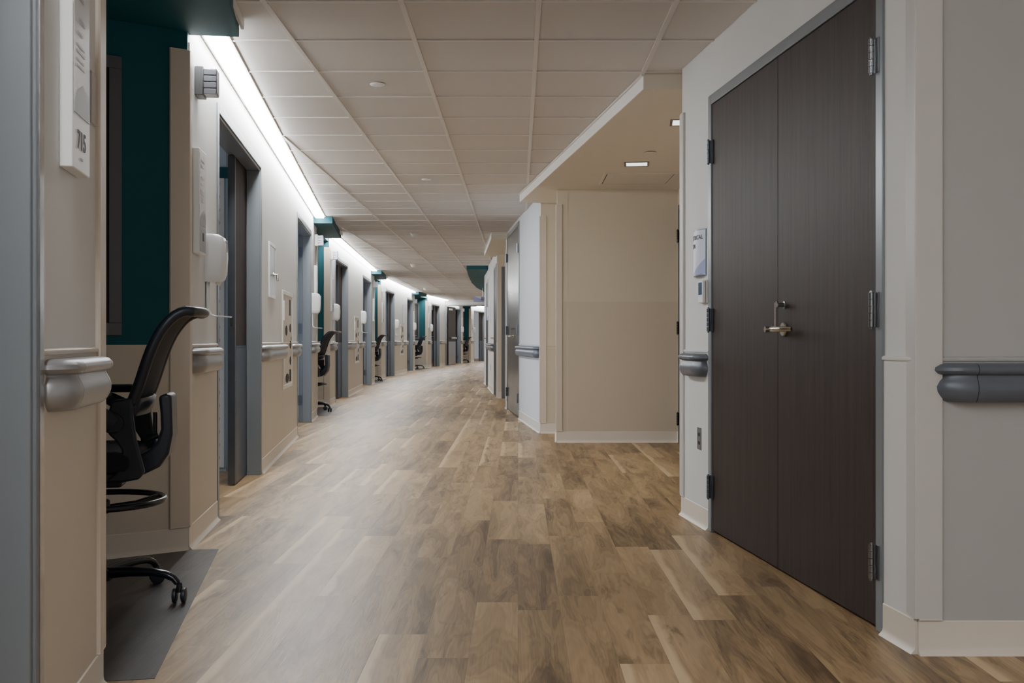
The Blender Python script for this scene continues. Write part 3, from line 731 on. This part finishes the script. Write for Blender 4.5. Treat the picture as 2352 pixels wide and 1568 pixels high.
# recess beside the electrical room
WB = Wall((.37, 9.906), (1.508, 9.906))
wall_piece(WB, 'wall_recess', [(0, WB.L + .1)], [], m='recess', low=None, side='recess')
mb = MB(); mb.box(0, WB.L, -.003, 0, .1, 1.328); tag(WB.mesh(mb, 'trim_%d' % next_trim(), 'recess_low'), kind='structure')
WR = Wall((1.508, 9.906), (2.0, 5.75))
wall_piece(WR, 'wall_recess_side', [(0, .04), (1.02, WR.L)], [(.04, 1.02, 2.235)], m='recess', low=None, side='recess_side')
r = WR.root(next_door(), .03)
mb = MB(); frame_part(mb, 0, 1.0, 2.235, .05, .14, .03); mb.build('door_frame', 'frame_dark', r, bevel=.002)
mb = MB(); mb.box(.055, .945, .0, .044, .01, 2.18); lf = mb.build('door_leaf', 'door', r)
for z in (.23, 1.08, 1.94): hinge(lf, .052, -.012, z, m='bronze')
tag(r, 'dark door on the right side of the recess, seen edge-on', 'door', kind='structure')
mb = MB(); mb.box(-.05, .06, 0, .1, 0, CEIL + .1)
WX = Wall((.912, 5.83), (2.0, 5.95))
mb = MB(); mb.box(.10, 1.15, .02, .10, 0, CEIL + .1); tag(WX.mesh(mb, 'wall_recess_end', 'recess'), kind='structure')
# step between recess back wall and column, then the column face
WS = Wall((.402, 10.873), (.37, 9.906)); wall_piece(WS, 'wall_recess_step', [(0, WS.L)], [], m='recess', low=None, side='recess_step', th=.1)
WC = Wall((.235, 10.873), (.402, 10.873)); wall_piece(WC, 'wall_column', [(0, WC.L)], [], m='recess', low='recess_low', lowz=.918, side='column', th=.1)
corner_guard(WB, 0, 1, .112, 2.243, 'beige corner guard on the left edge of the recess back wall', 'guard', w=.05, w2=.05, ang=PI / 2 + .03)
WU = Wall((.016, 12.88), (.235, 10.873))           # pale wall across from a bright room
WD = Wall((-.173, 14.89), (.016, 12.88))
wall_piece(WU, 'wall_right', [(0, WU.L)], [], lowz=.918, side='right', low='wall')
corner_guard(WC, 0, 1, .112, 2.246, 'beige corner guard between the pale wall and the narrow column', 'guard', w=.06, w2=.05, ang=PI / 2 - .1)
handrail(WU, .0, 1.93, .893, 'shade-darkened grey handrail on the pale right wall past the recess', 'rail_r', 'shade-darkened grey handrails on the right')
wall_piece(WD, 'wall_right', [(0, .27)], [(.27, WD.L, 2.43)], lowz=.918, side='right')
double_door(WD, .28, WD.L, 2.43, 'tall dark double door past the recess on the right', hinge_z=(.25, 1.1, 2.1), m='door_gloss')
corner_guard(WD, 0, 1, .112, 2.25, 'pale corner guard beside the tall dark double door', 'guard_light', w=.06, w2=.06)
# second recess with an exit door
WF = Wall((-.335, 17.38), (.9, 17.38))
wall_piece(WF, 'wall_recess', [(0, .06), (1.0, WF.L)], [(.06, 1.0, 2.18)], m='recess', low=None, side='recess')
mb = MB(); mb.box(0, .1, 0, 2.4, 0, CEIL + .1); tag(Wall((.9, 15.0), (.9, 14.0)).mesh(MB().box(-2.4, .1, 0, .1, 0, CEIL + .1), 'wall_recess_side', 'recess'), kind='structure')
WG = Wall((-.173, 14.89), (.9, 14.89)); tag(WG.mesh(MB().box(.05, WG.L, -.1, 0.0, 0, CEIL + .1), 'wall_recess_end', 'recess'), kind='structure')
r = WF.root(next_door(), .06)
mb = MB(); frame_part(mb, 0, .94, 2.18, .05, .14, .03); mb.build('door_frame', 'frame_dark', r)
mb = MB(); mb.box(.053, .887, .0, .044, .01, 2.125); lf = mb.build('door_leaf', 'door', r)
mb = MB(); mb.box(.055, .885, -.004, 0, .02, .93); mb.build('kick_plate', 'steel_dark', lf)
mb = MB(); mb.box(.07, .80, -.06, 0, .94, 1.14); mb.build('push_bar', 'steel', lf, bevel=.008)
mb = MB(); mb.tube([(.12, -.03, 1.12), (.12, -.03, 2.02)], .012); mb.box(.09, .15, -.05, 0, 2.0, 2.11); mb.build('vertical_rod', 'steel', lf)
tag(r, 'exit door with push bar and vertical rod in the second recess', 'door', kind='structure')
# far right wall
WH = Wall((-.80, 24.2), (-.355, 17.55))
sR3 = WH.L - 1.09; sR4a, sR4b = 1.78, 2.92
wall_piece(WH, 'wall_right', [(.6, sR4a), (sR4b, sR3), (WH.L - .06, WH.L)], [(sR4a, sR4b, 2.22), (sR3, WH.L - .06, 2.25)], lowz=.918, side='right', low='wall')
for a, b, zt, lb in ((sR3, WH.L - .06, 2.25, 'grey-framed door past the second recess on the right'), (sR4a, sR4b, 2.22, 'farthest grey-framed door visible on the right wall')):
    r = WH.root(next_door(), a); L = b - a
    mb = MB(); frame_part(mb, 0, L, zt, .05, .14, .03); mb.build('door_frame', 'frame', r)
    mb = MB(); mb.box(.053, L - .053, .0, .044, .01, zt - .055); lf = mb.build('door_leaf', 'door', r)
    mb = MB(); mb.tube([(.14, 0, 1.0), (.14, -.06, 1.0), (.26, -.06, 1.0)], .011); mb.build('lever', 'nickel', lf, smooth=True)
    tag(r, lb, 'door', kind='structure')
handrail(WH, sR4b + .02, sR3 - .02, .893, 'shade-darkened grey handrail on the far right wall between two grey doors', 'rail_r', 'shade-darkened grey handrails on the right')
curved_sign(WH, sR4b + .12, 1.36, .22, .27, 'small curved lavender sign on the far right wall', bulge=.04)
wall_plate(WH, sR4b + 1.2, 1.3, .16, .42, 'pale wall plate above the handrail on the far right wall', 'lavender', 'wall plate', holes=False)
wall_plate(WH, sR4b + 1.1, .38, .08, .12, 'steel power outlet low on the far right wall', 'steel_dark', 'outlet', 'power_outlet')

# right soffits (pale)
def right_soffit(pts, label):
    mb = MB(); mb.prism(pts, 2.385, CEIL + .02, 'z'); tag(mb.build('ceiling_soffit', 'soffit'), label, 'ceiling', kind='structure')
    a2, b2 = Vector(pts[0]), Vector(pts[1]); Wf = Wall((b2.x, b2.y), (a2.x, a2.y)); tag(Wf.mesh(MB().box(0, Wf.L, -.004, .0, 2.386, CEIL), 'trim_%d' % next_trim(), 'soffit_face'), kind='structure')
    t = MB()
    a, b = Vector(pts[0] + (0,)), Vector(pts[1] + (0,)); d = (b - a).normalized(); n = Vector((-d.y, d.x, 0))
    W = Wall((b.x, b.y), (a.x, a.y)); t.box(0, W.L, -.014, -.001, CEIL - .012, CEIL + .002); tag(W.mesh(t, 'trim_%d' % next_trim(), 'tbar'), kind='structure')
right_soffit([(.711, 5.93), (.02, 10.80), (.245, 10.875), (.42, 10.875), (.40, 9.95), (1.6, 9.95), (2.05, 5.93)], 'pale dropped soffit over the recess at right')
right_soffit([(-.371, 14.65), (-.575, 17.9), (-.36, 17.9), (-.3, 17.4), (.9, 17.4), (.9, 14.92), (-.17, 14.92), (-.15, 14.65)], 'pale dropped soffit over the second recess at right')
def downlight(x, y, label, w=.20):
    r = empty('downlight', (x, y, 2.385), -.12); h = w / 2
    f = MB(); f.box(-h, h, -h, -h + .016, -.004, 0); f.box(-h, h, h - .016, h, -.004, 0); f.box(-h, -h + .016, -h + .016, h - .016, -.004, 0); f.box(h - .016, h, -h + .016, h - .016, -.004, 0); f.build('trim', 'dl_trim', r)
    d = MB(); d.box(-h + .016, h - .016, -h + .016, h - .016, -.002, 0); d.build('diffuser', 'down', r)
    return tag(r, label, 'light', 'square recessed downlights')
downlight(.955, 8.45, 'square recessed downlight fully visible in the recess soffit')
downlight(1.09, 6.83, 'square recessed downlight half hidden by the corner guard')
r = empty('ceiling_hatch', (1.045, 9.21, 2.385)); 
f = MB(); 
for a, b, c, d in ((-.31, .31, -.31, -.29), (-.31, .31, .29, .31), (-.31, -.29, -.29, .29), (.29, .31, -.29, .29)): f.box(a, b, c, d, -.008, 0)
f.build('frame', 'soffit', r); f = MB(); f.box(-.30, .30, -.30, .30, -.002, 0); f.build('shadow_gap', 'dark', r); f = MB(); f.box(-.282, .282, -.282, .282, -.007, 0); f.build('panel', 'soffit', r)
tag(r, 'square painted access panel in the recess soffit', 'access panel')
def disc(x, y, z, label, rad, m='white', name='ceiling_cover'):
    r = empty(name, (x, y, z)); d = MB(); d.lathe([(rad * .55, -.012), (rad * .9, -.011), (rad, -.007), (rad, -.004)], 32); d.build('cover_plate', m, r, smooth=True)
    n = MB(); n.lathe([(rad * .8, -.004), (rad * .8, 0)], 24); n.build('collar', 'dark', r); return tag(r, label, 'sprinkler cover')
disc(-.826, 6.16, CEIL + .004, 'white round cover on the ceiling, nearer the camera', .044)
disc(-.858, 9.80, CEIL + .004, 'smaller-looking white round cover farther down the ceiling', .044)
disc(1.0, 7.91, 2.385, 'painted round cover on the recess soffit', .044, 'soffit')
def smoke(x, y, label):
    r = empty('smoke_detector', (x, y, CEIL + .004)); b = MB(); b.lathe([(.062, -.016), (.066, -.012), (.066, 0)], 24); b.build('base', 'offwhite', r, smooth=True)
    b = MB(); b.lathe([(.02, -.055), (.042, -.052), (.052, -.03), (.054, -.016)], 24); b.build('head', 'offwhite', r, smooth=True); return tag(r, label, 'smoke detector', 'ceiling smoke detectors')
smoke(-1.456, 14.8, 'white smoke detector on the ceiling, nearest of three')
smoke(-2.09, 20.97, 'white smoke detector on the ceiling, middle of three')
smoke(-2.71, 30.7, 'white smoke detector on the ceiling, farthest of three')

# curved teal canopy and hanging sign at the lift lobby
tc = MB(); tc.prism([(-1.045, 21.3), (-1.115, 23.6), (-1.165, 26.5), (-1.14, 28.9), (-.99, 31.9), (-.6, 34), (1.5, 34), (1.5, 24.5), (-.62, 24.5), (-.62, 21.3)], 2.40, CEIL + .02, 'z')
tag(tc.build('ceiling_soffit', 'teal'), 'curved teal ceiling canopy at the far right of the corridor', 'ceiling', kind='structure')
r = empty('hanging_sign', (-1.227, 29.0, 2.017))
mb = MB(); mb.box(0, 1.5, -.02, .02, 0, .158); pn = mb.build('panel', 'lavender', r, bevel=.003)
mb = MB(); mb.prism([(0, 0), (.42, 0), (0.2, .08), (0, .158)], -.021, -.0195, 'y'); mb.build('printed_band', 'lavender_d', pn)
vs, fs = text_mesh('Elevators', .12); mb = MB(); mb.add([(x + .21, -.0215 - q, y + .045) for x, y, q in vs], fs); mb.build('lettering', 'ink', pn)
for x in (.25, 1.25):
    mb = MB(); mb.tube([(x, 0, .158), (x, 0, .40)], .006, 8); mb.build('hanger', 'steel', r)
tag(r, 'lavender hanging elevators sign below the curved teal canopy', 'sign')
# lobby enclosure on the right, out of sight
tag(MB().box(1.6, 1.7, 23, 39.65, 0, CEIL + .1).build('wall_lobby', 'wall'), kind='structure')
tag(MB().box(-.6, 1.7, 23.6, 23.7, 0, CEIL + .1).build('wall_lobby', 'wall'), kind='structure')

# cross-corridor doors
WK = Wall((-2.746, 39.65), (1.7, 39.65))
tag(WK.mesh(MB().box(0, WK.L, 0, .15, 2.285, CEIL + .1).box(2.6, WK.L, 0, .15, 0, 2.285), 'wall_end', 'wall'), kind='structure')
r = WK.root(next_door(), 0)
mb = MB(); mb.box(0, .05, -.02, .17, 0, 2.285); mb.box(.05, 2.6, -.02, .17, 2.245, 2.285); mb.build('door_frame', 'frame', r)
lf = MB(); lf.box(0, 1.22, -.022, .022, .01, 2.23); lo = lf.build('door_leaf', 'door', r); lo.location = (.075, .23, 0); lo.rotation_euler = (0, 0, math.atan2(1.2, .2))
kp = MB(); kp.box(.02, 1.20, -.026, -.022, .02, .90); kp.build('kick_plate', 'steel', lo)
kp = MB(); kp.box(.30, 1.18, -.09, -.022, .99, 1.07); kp.build('push_bar', 'steel', lo, bevel=.01)
kp = MB(); kp.box(.10, .62, -.05, -.022, 2.10, 2.16); kp.build('closer', 'white', lo)
tag(r, 'open dark cross-corridor door with kick plate at the far end', 'door', kind='structure')
tag(MB().box(-.9, 2.0, 51.0, 51.1, 0, CEIL + .1).build('wall_end', 'wall'), kind='structure')

# ------------------------------------------------------------------ chairs
def make_chair(label, group):
    r = empty('drafting_chair'); tag(r, label, 'chair', group)
    zs = [.745, .79, .826, .865, .902, .935, .964, .992, 1.016, 1.037, 1.054, 1.066, 1.072, 1.070]
    xs = [.155, .172, .184, .196, .208, .220, .233, .247, .263, .280, .298, .318, .337, .352]
    def bx(i, t): return (xs[i] + .028 * (1 - t * t) - .006, t * .205 * (1.0 - .10 * max(0, (i - 8) / 5.0)), zs[i])
    sh = MB(); sh.grid([[bx(i, -.94 + 1.88 * k / 10) for k in range(11)] for i in range(len(zs))]); sh.build('back_mesh', 'mesh', r, smooth=True, solid=.008)
    rim = MB(); n = len(zs)
    path = [bx(i, -1) for i in range(n)] + [bx(n - 1, t) for t in (-.9, -.6, -.3, 0, .3, .6, .9)] + [bx(i, 1) for i in range(n - 1, -1, -1)]
    rim.tube(path, [.021] * 6 + [.020] * (len(path) - 12) + [.021] * 6, 12, flat=(1.0, .95)); rim.build('back_frame', 'black', r, smooth=True)
    low = MB(); low.grid([[(.150 + .03 * (1 - t * t) + dx, t * .205, z) for t in [-1 + k / 5 for k in range(11)]] for z, dx in ((.70, -.012), (.72, -.002), (.76, .008))]); low.build('lumbar_band', 'black', r, smooth=True, solid=.022)
    for s in (-1, 1):
        y = s * .215
        sp = MB(); sp.prism([(.085, .755), (.155, .765), (.155, .70), (.165, .62), (.185, .54), (.195, .50), (.175, .475), (.13, .468), (.06, .468), (.10, .50), (.118, .54), (.118, .58), (.10, .61), (.075, .635), (.06, .675)], y - .016, y + .016, 'y'); sp.build('side_bracket', 'black', r, bevel=.008, seg=3)
        hb = MB(); hb.lathe([(.030, -.024), (.036, -.018), (.036, .018), (.030, .024)], 24, (.09, y + s * .016, .676), 'y'); hb.build('pivot_hub', 'black', r, smooth=True)
        ar = MB(); ar.tube([(.095, y + s * .03, .672), (.05, y + s * .034, .705), (.0, y + s * .036, .735), (-.05, y + s * .036, .757)], [.034, .032, .026, .02], 12, flat=(.55, 1.0)); ao = ar.build('armrest', 'black', r, smooth=True)
        pd = MB(); pd.box(-.19, .085, y + s * .036 - .035, y + s * .036 + .035, .762, .792); pd.build('arm_pad', 'cushion', ao, bevel=.012, seg=3)
    sp = MB(); sp.prism([(.10, .505), (.10, .470), (.17, .474), (.225, .50), (.258, .548), (.272, .62), (.268, .765), (.248, .770), (.222, .762), (.228, .70), (.230, .64), (.216, .595), (.19, .565), (.15, .545)], -.085, .085, 'y'); sp.build('back_support', 'black', r, bevel=.012, seg=3)
    kn = MB(); kn.tube([(.205, -.04, .70), (.205, -.04, .62), (.185, -.04, .60)], .008); kn.tube([(.175, -.04, .60), (.215, -.04, .615)], .012); kn.build('adjuster', 'black_gloss', r, smooth=True)
    st = MB(); st.prism([(-.29, .545), (-.275, .57), (-.2, .585), (-.02, .575), (.10, .575), (.145, .56), (.15, .52), (.13, .50), (-.25, .50), (-.285, .52)], -.235, .235, 'y'); st.build('seat', 'cushion', r, bevel=.02, seg=3)
    sp = MB(); sp.prism([(-.25, .50), (.16, .50), (.17, .475), (.11, .462), (-.2, .465)], -.215, .215, 'y'); sp.build('seat_pan', 'black', r, bevel=.01)
    me = MB(); me.box(-.10, .09, -.06, .06, .425, .465); me.build('tilt_mechanism', 'black', r, bevel=.01)
    cy = MB(); cy.lathe([(.028, .09), (.028, .30), (.018, .302), (.018, .43)], 18); cy.build('gas_lift', 'black_gloss', r, smooth=True)
    ring = MB(); ring.tube([(.232 * math.cos(2 * PI * k / 40), .232 * math.sin(2 * PI * k / 40), .372) for k in range(40)], .0115, 10, closed=True)
    ro = ring.build('foot_ring', 'black_gloss', r, smooth=True)
    for k in range(3):
        a = 2 * PI * k / 3 + .5; q = MB(); q.tube([(.03 * math.cos(a), .03 * math.sin(a), .345), (.14 * math.cos(a), .14 * math.sin(a), .35), (.228 * math.cos(a), .228 * math.sin(a), .370)], .010, 10); q.build('spoke', 'black_gloss', ro, smooth=True)
    cl = MB(); cl.lathe([(.034, .325), (.040, .33), (.040, .37), (.034, .375)], 18); cl.build('collar', 'black', ro, smooth=True)
    hub = MB(); hub.lathe([(.040, .075), (.055, .085), (.055, .118), (.034, .126)], 20); hub.build('base_hub', 'black_gloss', r, smooth=True)
    for k in range(5):
        a = math.radians(-16 + 72 * k); c, s = math.cos(a), math.sin(a)
        P = [(.03, .105), (.12, .112), (.20, .112), (.255, .104), (.287, .09), (.302, .072)]
        arm = MB(); arm.tube([(c * x, s * x, z) for x, z in P], [.024, .021, .018, .016, .014, .013], 12, flat=(1.05, .9)); arm.build('base_leg', 'black_gloss', r, smooth=True)
        cx, cyy = c * .308, s * .308; b = a + PI / 2 + .7 * (k - 2)
        ux, uy = math.cos(b), math.sin(b)
        cs = MB()
        for q in (-1, 1):
            w = MB(); w.lathe([(.018, -.009), (.027, -.006), (.028, 0), (.027, .006), (.018, .009)], 18, (0, 0, 0), 'x')
            off = q * .016
            cs.add([(cx + ux * (x + off) - uy * y, cyy + uy * (x + off) + ux * y, z + .028) for x, y, z in w.v], w.f)
        co = cs.build('caster', 'black', r, smooth=True)
        hd = MB(); hd.tube([(cx, cyy, .04), (cx, cyy, .074)], [.014, .010], 10); hd.build('stem', 'black_gloss', co, smooth=True)
    return r
GC = 'black drafting chairs in the alcoves'
ch = make_chair('black mesh-back drafting chair in the nearest teal alcove', GC)
ch.location = (-1.555, 3.89, .0015); ch.rotation_euler = (0, 0, .20)
for (x, y, rz, lb) in ((-2.82, 14.15, .0, 'black drafting chair in the second teal alcove'), (-3.47, 24.5, -.05, 'black drafting chair in the third teal alcove'),
                       (-3.46, 35.0, .35, 'black drafting chair in the fourth teal alcove, turned aside'), (-2.36, 44.5, -.2, 'black drafting chair in the farthest teal alcove')):
    c = copy_tree(ch); c.location = (x, y, .0015); c.rotation_euler = (0, 0, rz); c['label'] = lb

# ------------------------------------------------------------------ light
def area(name, loc, target, sx, sy, power, col=(1, 1, 1)):
    l = bpy.data.lights.new(name, 'AREA'); l.shape = 'RECTANGLE'; l.size = sx; l.size_y = sy; l.energy = power; l.color = col
    o = bpy.data.objects.new(name, l); COL.objects.link(o); o.location = loc
    o.rotation_euler = (Vector(target) - Vector(loc)).to_track_quat('-Z', 'Y').to_euler(); return o
# daylight in the patient rooms, through their windows
area('room_daylight', (-6.6, 11.6, 1.6), (0, 11.9, 1.2), 1.6, 1.4, 170, (.44, .66, 1.0))
area('room_daylight', (-6.3, 6.6, 1.6), (-2, 6.6, 1.2), 2.2, 1.6, 40, (.72, .84, 1.0))
area('room_daylight', (-7.0, 21.6, 1.6), (-2, 21.0, 1.2), 2.2, 1.6, 120, (.75, .86, 1.0))
area('room_daylight', (-7.0, 17.0, 1.6), (-2, 17.0, 1.2), 2.2, 1.6, 60, (.75, .86, 1.0))
area('room_daylight', (-7.0, 32.0, 1.6), (-2, 32.0, 1.2), 2.2, 1.6, 60, (.75, .86, 1.0))
area('room_daylight', (-7.0, 27.0, 1.6), (-2, 27.0, 1.2), 2.2, 1.6, 60, (.75, .86, 1.0))
area('end_light', (.5, 46, 2.3), (-1, 46, 0), 2, 4, 60, (1, .97, .92))
area('lobby_light', (.4, 30, 2.3), (-1.2, 30, 0.3), 2, 6, 70, (1, .97, .92))
area('open_area_light', (.8, -3.0, 2.4), (.3, 3, .6), 3, 2, 5, (1, .97, .93))

w = bpy.data.worlds.new('world'); sc.world = w; w.use_nodes = True
w.node_tree.nodes['Background'].inputs[0].default_value = (.97, .98, 1.0, 1); w.node_tree.nodes['Background'].inputs[1].default_value = .26

w.light_settings.distance = 3.0; w.light_settings.ao_factor = .24
sc.cycles.use_fast_gi = True; sc.cycles.fast_gi_method = 'ADD'

# ------------------------------------------------------------------ camera
cam = bpy.data.cameras.new('camera'); co = bpy.data.objects.new('camera', cam); COL.objects.link(co)
cam.sensor_width = 36; cam.lens = 2410 / 2352 * 36; cam.shift_x = -14 / 2352; cam.shift_y = -4 / 2352; cam.clip_start = .05; cam.clip_end = 200
co.location = (0, 0, EYE); co.rotation_euler = (PI / 2, 0, 0)
sc.camera = co
sc.view_settings.view_transform = 'AgX'; sc.view_settings.look = 'None'; sc.view_settings.exposure = 0.26
